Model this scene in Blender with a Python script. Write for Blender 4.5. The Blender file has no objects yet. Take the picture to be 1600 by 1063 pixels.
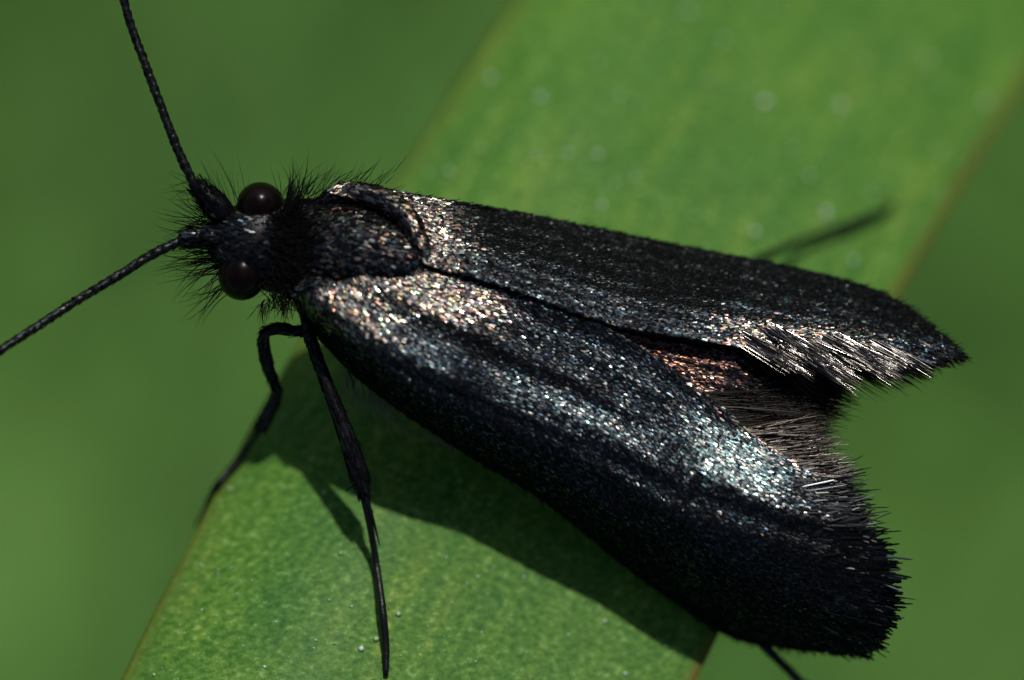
import bpy, math, random
import numpy as np
from mathutils import Vector, Matrix

# ------------------------------------------------------------------ camera, sky, sun
# 1 Blender unit = 1 millimetre
sc = bpy.context.scene
sc.unit_settings.system = 'METRIC'
sc.unit_settings.scale_length = 0.001
PXMM = 156.0          # photograph pixels per millimetre at the plane of focus
D = 90.0              # working distance of the macro lens
FOCUS_Z = -0.22
APERTURE = 2.7        # aperture radius, mm

cam_d = bpy.data.cameras.new('camera')
cam = bpy.data.objects.new('camera', cam_d)
sc.collection.objects.link(cam)
cam.location = (0, 0, D)
cam_d.sensor_width = 36.0
cam_d.lens = 36.0 * D / (1600 / PXMM)
cam_d.clip_start = 1.0
cam_d.clip_end = 60000.0
cam_d.dof.use_dof = True
cam_d.dof.focus_distance = D - FOCUS_Z
cam_d.dof.aperture_fstop = cam_d.lens * 1e-3 / (2 * APERTURE)
sc.camera = cam

SUN_EL, SUN_AZ = math.radians(44), math.radians(10)     # azimuth from +Y towards +X
world = bpy.data.worlds.new('World')
sc.world = world
world.use_nodes = True
wn = world.node_tree
sky = wn.nodes.new('ShaderNodeTexSky')
sky.sky_type = 'NISHITA'
sky.sun_disc = False
sky.sun_elevation = SUN_EL
sky.sun_rotation = SUN_AZ
wn.links.new(sky.outputs['Color'], wn.nodes['Background'].inputs['Color'])
wn.nodes['Background'].inputs['Strength'].default_value = 0.07

sun_d = bpy.data.lights.new('sun', 'SUN')
sun_d.energy = 4.0
sun_d.angle = math.radians(1.4)
sun_d.color = (1.0, 0.955, 0.88)
sun = bpy.data.objects.new('sun', sun_d)
sc.collection.objects.link(sun)
to_sun = Vector((math.cos(SUN_EL) * math.sin(SUN_AZ), math.cos(SUN_EL) * math.cos(SUN_AZ), math.sin(SUN_EL)))
sun.rotation_euler = (-to_sun).to_track_quat('-Z', 'Y').to_euler()
sun.location = to_sun * 300

vs = sc.view_settings
vs.view_transform = 'Standard'
vs.look = 'None'
vs.exposure = 0.0
vs.gamma = 1.0
vs.use_curve_mapping = False
sc.cycles.max_bounces = 6
sc.cycles.use_denoising = True

rng = np.random.default_rng(11)
random.seed(11)
C = sc.collection

# ------------------------------------------------------------------ helpers
def W(px, py, z):
    """a point of the place at height z, laid out from measurements in photograph pixels"""
    f = (D - z) / D
    return np.array([(px - 800) / PXMM * f, (531.5 - py) / PXMM * f, z])

def WA(pts):
    return np.array([W(*p) for p in pts], float)

def spline(pts, n):
    """Catmull-Rom through the points, n samples evenly spaced by arc length"""
    P = np.array(pts, float)
    P2 = np.vstack([2 * P[0] - P[1], P, 2 * P[-1] - P[-2]])
    out = []
    for i in range(1, len(P2) - 2):
        p0, p1, p2, p3 = P2[i - 1], P2[i], P2[i + 1], P2[i + 2]
        t = np.linspace(0, 1, 24, endpoint=False)[:, None]
        out.append(0.5 * ((2 * p1) + (-p0 + p2) * t + (2 * p0 - 5 * p1 + 4 * p2 - p3) * t ** 2 + (-p0 + 3 * p1 - 3 * p2 + p3) * t ** 3))
    out.append(P[-1:])
    Q = np.vstack(out)
    d = np.r_[0, np.cumsum(np.linalg.norm(np.diff(Q[:, :min(3, Q.shape[1])], axis=0), axis=1))]
    s = np.linspace(0, d[-1], n)
    return np.stack([np.interp(s, d, Q[:, k]) for k in range(Q.shape[1])], 1)

def smooth_interp(x, xp, fp):
    xp, fp = np.array(xp, float), np.array(fp, float)
    m = np.gradient(fp, xp)
    i = np.clip(np.searchsorted(xp, x) - 1, 0, len(xp) - 2)
    h = xp[i + 1] - xp[i]
    t = np.clip((x - xp[i]) / h, 0, 1)
    return ((2 * t**3 - 3 * t**2 + 1) * fp[i] + (t**3 - 2 * t**2 + t) * h * m[i] + (-2 * t**3 + 3 * t**2) * fp[i + 1] + (t**3 - t**2) * h * m[i + 1])

def nrm(v):
    return v / np.maximum(np.linalg.norm(v, axis=-1, keepdims=True), 1e-12)

def mesh_obj(name, verts, faces, mats, parent=None, smooth=True, mat_idx=None, kind=None):
    me = bpy.data.meshes.new(name)
    me.from_pydata(np.asarray(verts, float).tolist(), [], [list(map(int, f)) for f in faces])
    for m in (mats if isinstance(mats, (list, tuple)) else [mats]):
        me.materials.append(m)
    if mat_idx is not None:
        me.polygons.foreach_set('material_index', np.asarray(mat_idx, dtype=np.int32))
    if smooth:
        me.polygons.foreach_set('use_smooth', np.ones(len(me.polygons), dtype=bool))
    me.update()
    o = bpy.data.objects.new(name, me)
    C.objects.link(o)
    if parent is not None:
        o.parent = parent
        o.matrix_parent_inverse = parent.matrix_world.inverted()
    if kind:
        o['kind'] = kind
    return o

def tag(o, label=None, category=None, group=None, kind=None):
    if label: o['label'] = label
    if category: o['category'] = category
    if group: o['group'] = group
    if kind: o['kind'] = kind
    return o

def frames(path):
    T = nrm(np.gradient(path, axis=0))
    up = np.array([0.13, 0.21, 1.0])
    B = nrm(np.cross(T, up)); N = np.cross(B, T)
    return T, N, B

def tube_geo(path, rad, sides=10, flat=1.0):
    path = np.asarray(path, float); rad = np.asarray(rad, float)
    T, N, B = frames(path)
    a = np.linspace(0, 2 * np.pi, sides, endpoint=False)
    V = (path[:, None] + rad[:, None, None] * (np.cos(a)[None, :, None] * B[:, None] + flat * np.sin(a)[None, :, None] * N[:, None])).reshape(-1, 3)
    F = []
    n = len(path)
    for i in range(n - 1):
        for k in range(sides):
            k2 = (k + 1) % sides
            F.append((i * sides + k, i * sides + k2, (i + 1) * sides + k2, (i + 1) * sides + k))
    F.append(tuple(reversed(range(sides))))
    F.append(tuple((n - 1) * sides + k for k in range(sides)))
    return V, F

def scales_geo(pos, nor, dr, L, Wd, pitch, roll, yaw, lift=0.004):
    """overlapping wing scales: small bowed blades, one island each"""
    n = len(pos)
    nor = nrm(nor); dr = nrm(dr - (dr * nor).sum(1, keepdims=True) * nor)
    sd = np.cross(nor, dr)
    cy, sy = np.cos(yaw)[:, None], np.sin(yaw)[:, None]
    d1 = cy * dr + sy * sd; s1 = -sy * dr + cy * sd
    cp, sp = np.cos(pitch)[:, None], np.sin(pitch)[:, None]
    d2 = cp * d1 + sp * nor; n2 = -sp * d1 + cp * nor
    cr, sr = np.cos(roll)[:, None], np.sin(roll)[:, None]
    s2 = cr * s1 + sr * n2; n3 = -sr * s1 + cr * n2
    prof = [(0, 0, 0), (0.3, 0.5, -0.10), (0.92, 0.4, -0.10), (1.0, 0.0, -0.04), (0.92, -0.4, -0.10), (0.3, -0.5, -0.10)]
    V = np.empty((n, 6, 3))
    for k, (l, w, h) in enumerate(prof):
        V[:, k] = pos + nor * lift + d2 * (L * l)[:, None] + s2 * (Wd * w)[:, None] + n3 * (Wd * h)[:, None]
    base = np.arange(n)[:, None] * 6
    F = np.concatenate([base + np.array([[0, 5, 4, 3]]), base + np.array([[0, 3, 2, 1]])], 1).reshape(-1, 4)
    return V.reshape(-1, 3), F

def hairs_geo(root, d, L, r, bend, seg=4, taper=0.15):
    """tapered three-sided bristles; bend is the sideways vector reached at the tip"""
    n = len(root)
    d = nrm(d)
    t = np.linspace(0, 1, seg + 1)
    ref = np.where(np.abs(d[:, 2:3]) > 0.9, np.array([[1., 0, 0]]), np.array([[0, 0, 1.]]))
    b = nrm(np.cross(d, ref)); c = np.cross(b, d)
    V = np.empty((n, seg + 1, 3, 3))
    for i, tt in enumerate(t):
        p = root + d * (L * tt)[:, None] + bend * (tt ** 2)
        rr = r * (1 - (1 - taper) * tt ** 1.5)
        for k in range(3):
            a = 2 * np.pi * k / 3
            V[:, i, k] = p + (math.cos(a) * b + math.sin(a) * c) * rr[:, None]
    F = []
    for i in range(seg):
        for k in range(3):
            k2 = (k + 1) % 3
            F.append([i * 3 + k, i * 3 + k2, (i + 1) * 3 + k2, (i + 1) * 3 + k])
    F = np.array(F)
    Fs = (np.arange(n)[:, None, None] * ((seg + 1) * 3) + F[None]).reshape(-1, 4)
    return V.reshape(-1, 3), Fs

# ------------------------------------------------------------------ materials
def new_mat(name):
    m = bpy.data.materials.new(name); m.use_nodes = True
    nt = m.node_tree
    for n in list(nt.nodes): nt.nodes.remove(n)
    out = nt.nodes.new('ShaderNodeOutputMaterial')
    return m, nt, out

def N(nt, t, **kw):
    n = nt.nodes.new(t)
    for k, v in kw.items():
        if k in n.inputs: n.inputs[k].default_value = v
        else: setattr(n, k, v)
    return n

def ramp(nt, stops, fac=None, interp='LINEAR'):
    r = nt.nodes.new('ShaderNodeValToRGB')
    r.color_ramp.interpolation = interp
    el = r.color_ramp.elements
    while len(el) < len(stops): el.new(0.5)
    for e, (p, c) in zip(el, stops):
        e.position = p; e.color = (*c, 1) if len(c) == 3 else c
    if fac is not None: nt.links.new(fac, r.inputs['Fac'])
    return r

def scale_mat(name, colours, weight=0.09, rough=(0.2, 0.42), base=(0.003, 0.003, 0.0035)):
    m, nt, out = new_mat(name)
    g = N(nt, 'ShaderNodeNewGeometry')
    k = len(colours)
    r = ramp(nt, [(i / k, c) for i, c in enumerate(colours)], g.outputs['Random Per Island'], 'CONSTANT')
    wn_ = N(nt, 'ShaderNodeTexWhiteNoise', noise_dimensions='1D')
    nt.links.new(g.outputs['Random Per Island'], wn_.inputs['W'])
    mr = N(nt, 'ShaderNodeMapRange'); mr.inputs['To Min'].default_value = rough[0]; mr.inputs['To Max'].default_value = rough[1]
    nt.links.new(wn_.outputs['Value'], mr.inputs['Value'])
    gl = N(nt, 'ShaderNodeBsdfAnisotropic') if False else N(nt, 'ShaderNodeBsdfGlossy')
    nt.links.new(r.outputs['Color'], gl.inputs['Color']); nt.links.new(mr.outputs['Result'], gl.inputs['Roughness'])
    # fine ridges along each scale
    di = N(nt, 'ShaderNodeBsdfDiffuse', Color=(*base, 1))
    mx = N(nt, 'ShaderNodeMixShader', Fac=weight)
    nt.links.new(di.outputs[0], mx.inputs[1]); nt.links.new(gl.outputs[0], mx.inputs[2])
    nt.links.new(mx.outputs[0], out.inputs['Surface'])
    return m

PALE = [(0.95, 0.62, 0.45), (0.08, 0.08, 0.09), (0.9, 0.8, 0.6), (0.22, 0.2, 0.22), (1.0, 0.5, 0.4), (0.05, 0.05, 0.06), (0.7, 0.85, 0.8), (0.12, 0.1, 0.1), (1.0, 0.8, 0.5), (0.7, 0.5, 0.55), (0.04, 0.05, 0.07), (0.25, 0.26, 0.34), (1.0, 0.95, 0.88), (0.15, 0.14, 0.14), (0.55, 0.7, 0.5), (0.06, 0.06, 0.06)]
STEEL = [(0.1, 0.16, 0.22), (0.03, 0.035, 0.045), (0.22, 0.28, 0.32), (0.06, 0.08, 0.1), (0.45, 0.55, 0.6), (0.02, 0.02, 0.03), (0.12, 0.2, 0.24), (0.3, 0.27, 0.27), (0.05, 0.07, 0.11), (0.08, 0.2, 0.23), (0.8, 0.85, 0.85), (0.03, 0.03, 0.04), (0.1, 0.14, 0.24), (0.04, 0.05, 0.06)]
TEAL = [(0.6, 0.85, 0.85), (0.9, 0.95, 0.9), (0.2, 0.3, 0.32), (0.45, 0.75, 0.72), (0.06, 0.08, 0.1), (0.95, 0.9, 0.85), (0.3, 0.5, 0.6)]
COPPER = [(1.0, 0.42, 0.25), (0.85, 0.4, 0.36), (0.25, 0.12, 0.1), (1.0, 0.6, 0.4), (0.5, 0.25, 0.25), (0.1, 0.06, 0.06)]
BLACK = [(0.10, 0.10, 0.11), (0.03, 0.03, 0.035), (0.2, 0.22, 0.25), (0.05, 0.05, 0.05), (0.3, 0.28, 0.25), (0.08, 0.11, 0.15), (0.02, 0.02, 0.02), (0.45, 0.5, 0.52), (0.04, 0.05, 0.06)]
m_pale = scale_mat('pale_copper_glint_scales', PALE, 0.2, (0.2, 0.44))
m_steel = scale_mat('steel_scales', STEEL, 0.095, (0.2, 0.44))
m_teal = scale_mat('teal_glint_scales', TEAL, 0.16, (0.2, 0.42))
m_copper = scale_mat('copper_scales', COPPER, 0.12, (0.2, 0.38))
m_black = scale_mat('black_scales', BLACK, 0.07, (0.25, 0.45))
SCALE_MATS = [m_pale, m_steel, m_teal, m_copper, m_black]

def simple(name, col, rough=0.4, spec=0.5, bump=None):
    m, nt, out = new_mat(name)
    p = N(nt, 'ShaderNodeBsdfPrincipled'); p.inputs['Base Color'].default_value = (*col, 1)
    p.inputs['Roughness'].default_value = rough
    p.inputs['Specular IOR Level'].default_value = spec
    tc = N(nt, 'ShaderNodeTexCoord')
    ns = N(nt, 'ShaderNodeTexNoise'); ns.inputs['Scale'].default_value = 14; ns.inputs['Detail'].default_value = 4
    nt.links.new(tc.outputs['Object'], ns.inputs['Vector'])
    r = ramp(nt, [(0.3, tuple(c * 0.55 for c in col)), (0.7, tuple(min(1, c * 1.5) for c in col))], ns.outputs['Fac'])
    nt.links.new(r.outputs['Color'], p.inputs['Base Color'])
    if bump:
        v = N(nt, 'ShaderNodeTexVoronoi'); v.inputs['Scale'].default_value = bump[0]
        nt.links.new(tc.outputs['Object'], v.inputs['Vector'])
        b = N(nt, 'ShaderNodeBump'); b.inputs['Strength'].default_value = bump[1]; b.inputs['Distance'].default_value = 0.01
        nt.links.new(v.outputs['Distance'], b.inputs['Height']); nt.links.new(b.outputs['Normal'], p.inputs['Normal'])
    nt.links.new(p.outputs[0], out.inputs['Surface'])
    return m

m_cuticle = simple('black_cuticle', (0.003, 0.0028, 0.0032), 0.38, 0.22, (60, 0.3))
m_membrane = simple('wing_membrane', (0.003, 0.003, 0.0035), 0.5, 0.15)
m_eye = simple('compound_eye', (0.003, 0.0012, 0.0012), 0.24, 0.09)
m_hair = simple('black_hair', (0.003, 0.003, 0.003), 0.55, 0.06)
m_fringe = scale_mat('fringe_hair', [(0.75, 0.66, 0.58), (0.2, 0.17, 0.15), (0.9, 0.8, 0.72), (0.4, 0.34, 0.3), (0.07, 0.06, 0.06), (0.5, 0.45, 0.44)], 0.11, (0.22, 0.4), (0.012, 0.010, 0.009))
m_bright = scale_mat('bright_fringe_hair', [(1.0, 0.97, 0.93), (0.3, 0.27, 0.26), (1.0, 0.93, 0.9), (0.08, 0.07, 0.07), (1.0, 0.88, 0.8)], 0.19, (0.14, 0.26), (0.006, 0.005, 0.005))
m_brownhair = scale_mat('brown_hair', [(0.28, 0.25, 0.23), (0.11, 0.1, 0.09), (0.42, 0.38, 0.36), (0.05, 0.05, 0.05)], 0.055, (0.28, 0.5), (0.008, 0.0065, 0.0055))
m_palehair = simple('pale_hair', (0.12, 0.10, 0.07), 0.4, 0.6)

def leaf_material():
    m, nt, out = new_mat('green_leaf')
    uv = N(nt, 'ShaderNodeUVMap', uv_map='blade')
    sep = N(nt, 'ShaderNodeSeparateXYZ'); nt.links.new(uv.outputs['UV'], sep.inputs[0])
    tc = N(nt, 'ShaderNodeTexCoord')
    # streaks along the blade
    mp = N(nt, 'ShaderNodeMapping'); mp.inputs['Scale'].default_value = (22, 0.55, 1)
    nt.links.new(uv.outputs['UV'], mp.inputs['Vector'])
    st = N(nt, 'ShaderNodeTexNoise'); st.inputs['Scale'].default_value = 1.0; st.inputs['Detail'].default_value = 3
    nt.links.new(mp.outputs['Vector'], st.inputs['Vector'])
    streak = ramp(nt, [(0.3, (0.045, 0.131, 0.019)), (0.55, (0.064, 0.155, 0.022)), (0.75, (0.097, 0.178, 0.026))], st.outputs['Fac'])
    # cells: random mottling, the palest tones painting in their glints
    vo = N(nt, 'ShaderNodeTexNoise'); vo.inputs['Scale'].default_value = 17.0; vo.inputs['Detail'].default_value = 2.5; vo.inputs['Roughness'].default_value = 0.65
    mpc = N(nt, 'ShaderNodeMapping'); mpc.inputs['Rotation'].default_value = (0, 0, math.radians(-60)); mpc.inputs['Scale'].default_value = (0.7, 1.0, 1.0)
    nt.links.new(tc.outputs['Object'], mpc.inputs['Vector']); nt.links.new(mpc.outputs['Vector'], vo.inputs['Vector'])
    cellc = ramp(nt, [(0.34, (0.5, 0.66, 0.6)), (0.5, (1.0, 1.0, 1.0)), (0.6, (1.35, 1.18, 1.3)), (0.7, (2.4, 1.8, 3.5))], vo.outputs['Fac'])
    mul = N(nt, 'ShaderNodeMix', data_type='RGBA', blend_type='MULTIPLY'); mul.inputs[0].default_value = 1.0
    nt.links.new(streak.outputs['Color'], mul.inputs[6]); nt.links.new(cellc.outputs['Color'], mul.inputs[7])
    n2 = N(nt, 'ShaderNodeTexNoise'); n2.inputs['Scale'].default_value = 0.9; n2.inputs['Detail'].default_value = 4
    nt.links.new(tc.outputs['Object'], n2.inputs['Vector'])
    blot = ramp(nt, [(0.3, (0.82, 0.9, 0.95)), (0.7, (1.15, 1.08, 1.0))], n2.outputs['Fac'])
    mul2 = N(nt, 'ShaderNodeMix', data_type='RGBA', blend_type='MULTIPLY'); mul2.inputs[0].default_value = 1.0
    nt.links.new(mul.outputs[2], mul2.inputs[6]); nt.links.new(blot.outputs['Color'], mul2.inputs[7])
    # yellowed, browned margins
    wob = N(nt, 'ShaderNodeTexNoise'); wob.inputs['Scale'].default_value = 2.2
    nt.links.new(tc.outputs['Object'], wob.inputs['Vector'])
    ad = N(nt, 'ShaderNodeMath', operation='MULTIPLY_ADD'); nt.links.new(wob.outputs['Fac'], ad.inputs[0]); ad.inputs[1].default_value = 0.012
    nt.links.new(sep.outputs['X'], ad.inputs[2])
    edge = ramp(nt, [(0.0, (1, 1, 1)), (0.010, (0.8, 0.8, 0.8)), (0.03, (0.18, 0.18, 0.18)), (0.09, (0, 0, 0)), (0.980, (0, 0, 0)), (0.991, (0.4, 0.4, 0.4)), (0.999, (1, 1, 1))], ad.outputs[0])
    mg = ramp(nt, [(0.0, (0.09, 0.12, 0.02)), (0.5, (0.09, 0.12, 0.02)), (0.52, (0.105, 0.092, 0.018)), (1, (0.105, 0.092, 0.018))], sep.outputs['X'])
    em = N(nt, 'ShaderNodeMix', data_type='RGBA')
    nt.links.new(edge.outputs['Color'], em.inputs[0]); nt.links.new(mul2.outputs[2], em.inputs[6]); nt.links.new(mg.outputs['Color'], em.inputs[7])
    # relief
    b1 = N(nt, 'ShaderNodeBump'); b1.inputs['Strength'].default_value = 0.35; b1.inputs['Distance'].default_value = 0.012
    nt.links.new(vo.outputs['Fac'], b1.inputs['Height'])
    n3 = N(nt, 'ShaderNodeTexNoise'); n3.inputs['Scale'].default_value = 30; n3.inputs['Detail'].default_value = 3
    nt.links.new(tc.outputs['Object'], n3.inputs['Vector'])
    b2 = N(nt, 'ShaderNodeBump'); b2.inputs['Strength'].default_value = 0.35; b2.inputs['Distance'].default_value = 0.012
    nt.links.new(n3.outputs['Fac'], b2.inputs['Height']); nt.links.new(b1.outputs['Normal'], b2.inputs['Normal'])
    p = N(nt, 'ShaderNodeBsdfPrincipled'); p.inputs['Roughness'].default_value = 0.5; p.inputs['Specular IOR Level'].default_value = 0.10
    nt.links.new(em.outputs[2], p.inputs['Base Color']); nt.links.new(b2.outputs['Normal'], p.inputs['Normal'])
    tr = N(nt, 'ShaderNodeBsdfTranslucent'); nt.links.new(em.outputs[2], tr.inputs['Color'])
    mx = N(nt, 'ShaderNodeMixShader', Fac=0.12)
    nt.links.new(p.outputs[0], mx.inputs[1]); nt.links.new(tr.outputs[0], mx.inputs[2])
    nt.links.new(mx.outputs[0], out.inputs['Surface'])
    return m

def ground_material():
    m, nt, out = new_mat('mossy_ground')
    tc = N(nt, 'ShaderNodeTexCoord')
    n1 = N(nt, 'ShaderNodeTexNoise'); n1.inputs['Scale'].default_value = 0.06; n1.inputs['Detail'].default_value = 5
    nt.links.new(tc.outputs['Object'], n1.inputs['Vector'])
    r = ramp(nt, [(0.3, (0.05, 0.15, 0.03)), (0.7, (0.08, 0.2, 0.04))], n1.outputs['Fac'])
    p = N(nt, 'ShaderNodeBsdfPrincipled'); p.inputs['Roughness'].default_value = 0.9; p.inputs['Specular IOR Level'].default_value = 0.1
    nt.links.new(r.outputs['Color'], p.inputs['Base Color']); nt.links.new(p.outputs[0], out.inputs['Surface'])
    return m

def grass_material(name, a, b):
    m, nt, out = new_mat(name)
    g = N(nt, 'ShaderNodeNewGeometry')
    r = ramp(nt, [(0, a), (1, b)], g.outputs['Random Per Island'])
    p = N(nt, 'ShaderNodeBsdfPrincipled'); p.inputs['Roughness'].default_value = 0.6; p.inputs['Specular IOR Level'].default_value = 0.2
    tr = N(nt, 'ShaderNodeBsdfTranslucent')
    mx = N(nt, 'ShaderNodeMixShader', Fac=0.25)
    nt.links.new(r.outputs['Color'], p.inputs['Base Color']); nt.links.new(r.outputs['Color'], tr.inputs['Color'])
    nt.links.new(p.outputs[0], mx.inputs[1]); nt.links.new(tr.outputs[0], mx.inputs[2])
    nt.links.new(mx.outputs[0], out.inputs['Surface'])
    return m

# ------------------------------------------------------------------ ground and meadow far below the leaf
GROUND_Z = -125.0
R = 15000.0
g = mesh_obj('ground', [(-R, -R, GROUND_Z), (R, -R, GROUND_Z), (R, R, GROUND_Z), (-R, R, GROUND_Z)], [(0, 1, 2, 3)], ground_material(), smooth=False)
tag(g, kind='structure')

def grass_mass(name, n, xr, yr, mat, label):
    root = np.stack([rng.uniform(*xr, n), rng.uniform(*yr, n), np.full(n, GROUND_Z - 0.5)], 1)
    az = rng.uniform(0, 2 * np.pi, n); lean = rng.uniform(0.5, 1.8, n)
    L = rng.uniform(14, 34, n); w = rng.uniform(1.2, 3.0, n)
    d = np.stack([np.cos(az) * lean, np.sin(az) * lean, np.ones(n)], 1); d = nrm(d)
    side = nrm(np.cross(d, np.array([0, 0, 1.0])))
    bend = np.stack([np.cos(az), np.sin(az), -0.7 * np.ones(n)], 1) * (L * rng.uniform(0.2, 0.6, n))[:, None]
    V = np.empty((n, 5, 2, 3))
    for i, t in enumerate(np.linspace(0, 1, 5)):
        p = root + d * (L * t)[:, None] + bend * t * t
        ww = w * (1 - t ** 2.2) + 0.03
        V[:, i, 0] = p - side * ww[:, None] * 0.5; V[:, i, 1] = p + side * ww[:, None] * 0.5
    F = np.array([[2 * i, 2 * i + 1, 2 * i + 3, 2 * i + 2] for i in range(4)])
    Fs = (np.arange(n)[:, None, None] * 10 + F[None]).reshape(-1, 4)
    o = mesh_obj(name, V.reshape(-1, 3), Fs, mat)
    return tag(o, label, 'grass', kind='stuff')

grass_mass('grass', 15000, (-75, 75), (-75, 75), grass_material('meadow_grass', (0.09, 0.225, 0.047), (0.145, 0.305, 0.057)), 'soft blurred green grass far below the leaf')

# ------------------------------------------------------------------ the leaf blade
L_PY = np.array([0, 280, 760, 1063.]); L_PX = np.array([800, 625, 338, 190.])
R_PY = np.array([130, 450, 985, 1063.]); R_PX = np.array([1600, 1412, 1124, 1090.])
cl, cr = np.polyfit(L_PY, L_PX, 2), np.polyfit(R_PY, R_PX, 2)
ANCH = W(740, 825, -1.1)

def leaf_z(x, y, c):
    u = (x - ANCH[0]) * 0.497 + (y - ANCH[1]) * 0.868
    z = -1.1 - 0.42 * u - 0.04 * np.maximum(u - 1, 0) ** 2
    cc = 2 * c - 1
    return z - 0.10 * np.abs(cc) ** 4 - 0.62 * np.clip((0.36 - c) / 0.36, 0, 1) ** 1.6 - 0.02 * np.cos(c * 9 + 0.4 * u)

def leaf_row(py, nc=61):
    l, r = np.polyval(cl, py), np.polyval(cr, py)
    c = 0.5 - 0.5 * np.cos(np.linspace(0, np.pi, nc)) * 0.35 - 0.65 * (0.5 - np.linspace(0, 1, nc))
    c = np.clip(c, 0, 1)
    px = l + (r - l) * c
    # solve the depth twice so that the perspective scale settles
    z = np.full(nc, -1.2)
    for _ in range(4):
        f = (D - z) / D
        x = (px - 800) / PXMM * f; y = (531.5 - py) / PXMM * f
        z = leaf_z(x, y, c)
    return np.stack([x, y, z], 1), c

def build_leaf():
    rows, cs = [], None
    for py in np.linspace(1500, -350, 190):
        p, cs = leaf_row(py); rows.append(p)
    nc = len(cs)
    # the tapering tip beyond the lower left
    first = rows[0]; ctr = first.mean(0); back = nrm(rows[0].mean(0) - rows[6].mean(0)); back[2] = 0.2
    tip = []
    for t in np.linspace(0.05, 1, 20):
        k = max(0.004, (1 - t ** 1.8))
        p = ctr + (first - ctr) * k + back * 17 * t
        p[:, 2] -= 7 * t * t
        tip.append(p)
    rows = tip[::-1] + rows
    # the lower part of the blade, arching down to the soil at the upper right
    last = rows[-1]; fw = rows[-1].mean(0) - rows[-6].mean(0)
    hd = nrm(np.array([fw[0], fw[1], 0])); ang = math.atan2(-fw[2], np.linalg.norm(fw[:2])); cur = np.zeros(3)
    while last[:, 2].mean() + cur[2] > GROUND_Z - 2:
        ang = min(ang + 0.03, math.radians(66))
        hd = nrm(hd + np.array([0.035, -0.03, 0]) * (hd[0] < 0.96))
        cur = cur + (hd * math.cos(ang) + np.array([0, 0, -math.sin(ang)])) * 2.5
        rows.append(last + cur)
    G = np.array(rows)                                  # rows, nc, 3
    nr = len(G)
    T = nrm(np.gradient(G, axis=0)); S = nrm(np.gradient(G, axis=1))
    Nn = nrm(np.cross(S, T)); Nn = np.where(Nn[..., 2:3] < 0, -Nn, Nn)
    thick = 0.14 * (0.35 + 0.65 * (1 - np.abs(2 * cs - 1) ** 6))
    bot = G - Nn * thick[None, :, None]
    V = np.vstack([G.reshape(-1, 3), bot.reshape(-1, 3)])
    nb = nr * nc
    F = []
    for i in range(nr - 1):
        for j in range(nc - 1):
            a = i * nc + j
            F.append((a, a + 1, a + nc + 1, a + nc)); F.append((nb + a, nb + a + nc, nb + a + nc + 1, nb + a + 1))
        a = i * nc; F.append((a, a + nc, nb + a + nc, nb + a))
        a = i * nc + nc - 1; F.append((a, nb + a, nb + a + nc, a + nc))
    for j in range(nc - 1):
        F.append((j, nb + j, nb + j + 1, j + 1)); a = (nr - 1) * nc + j; F.append((a, a + 1, nb + a + 1, nb + a))
    o = mesh_obj('leaf_blade', V, F, leaf_material())
    along = np.r_[0, np.cumsum(np.linalg.norm(np.diff(G.mean(1), axis=0), axis=1))]
    uv = np.stack([np.tile(cs, nr), np.repeat(along, nc)], 1); uv = np.vstack([uv, uv])
    me = o.data; ul = me.uv_layers.new(name='blade')
    idx = np.empty(len(me.loops), dtype=np.int32); me.loops.foreach_get('vertex_index', idx)
    ul.data.foreach_set('uv', uv[idx].astype(np.float32).ravel())
    return o

leaf = tag(build_leaf(), 'long green strap leaf with browned margin under the black moth', 'leaf')

def leaf_at(px, py, lift=0.0):
    l, r = np.polyval(cl, py), np.polyval(cr, py)
    c = np.clip((px - l) / (r - l), 0, 1); z = -1.2
    for _ in range(5):
        f = (D - z) / D
        x = (px - 800) / PXMM * f; y = (531.5 - py) / PXMM * f
        z = float(leaf_z(x, y, c))
    return np.array([x, y, z + lift])

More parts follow.
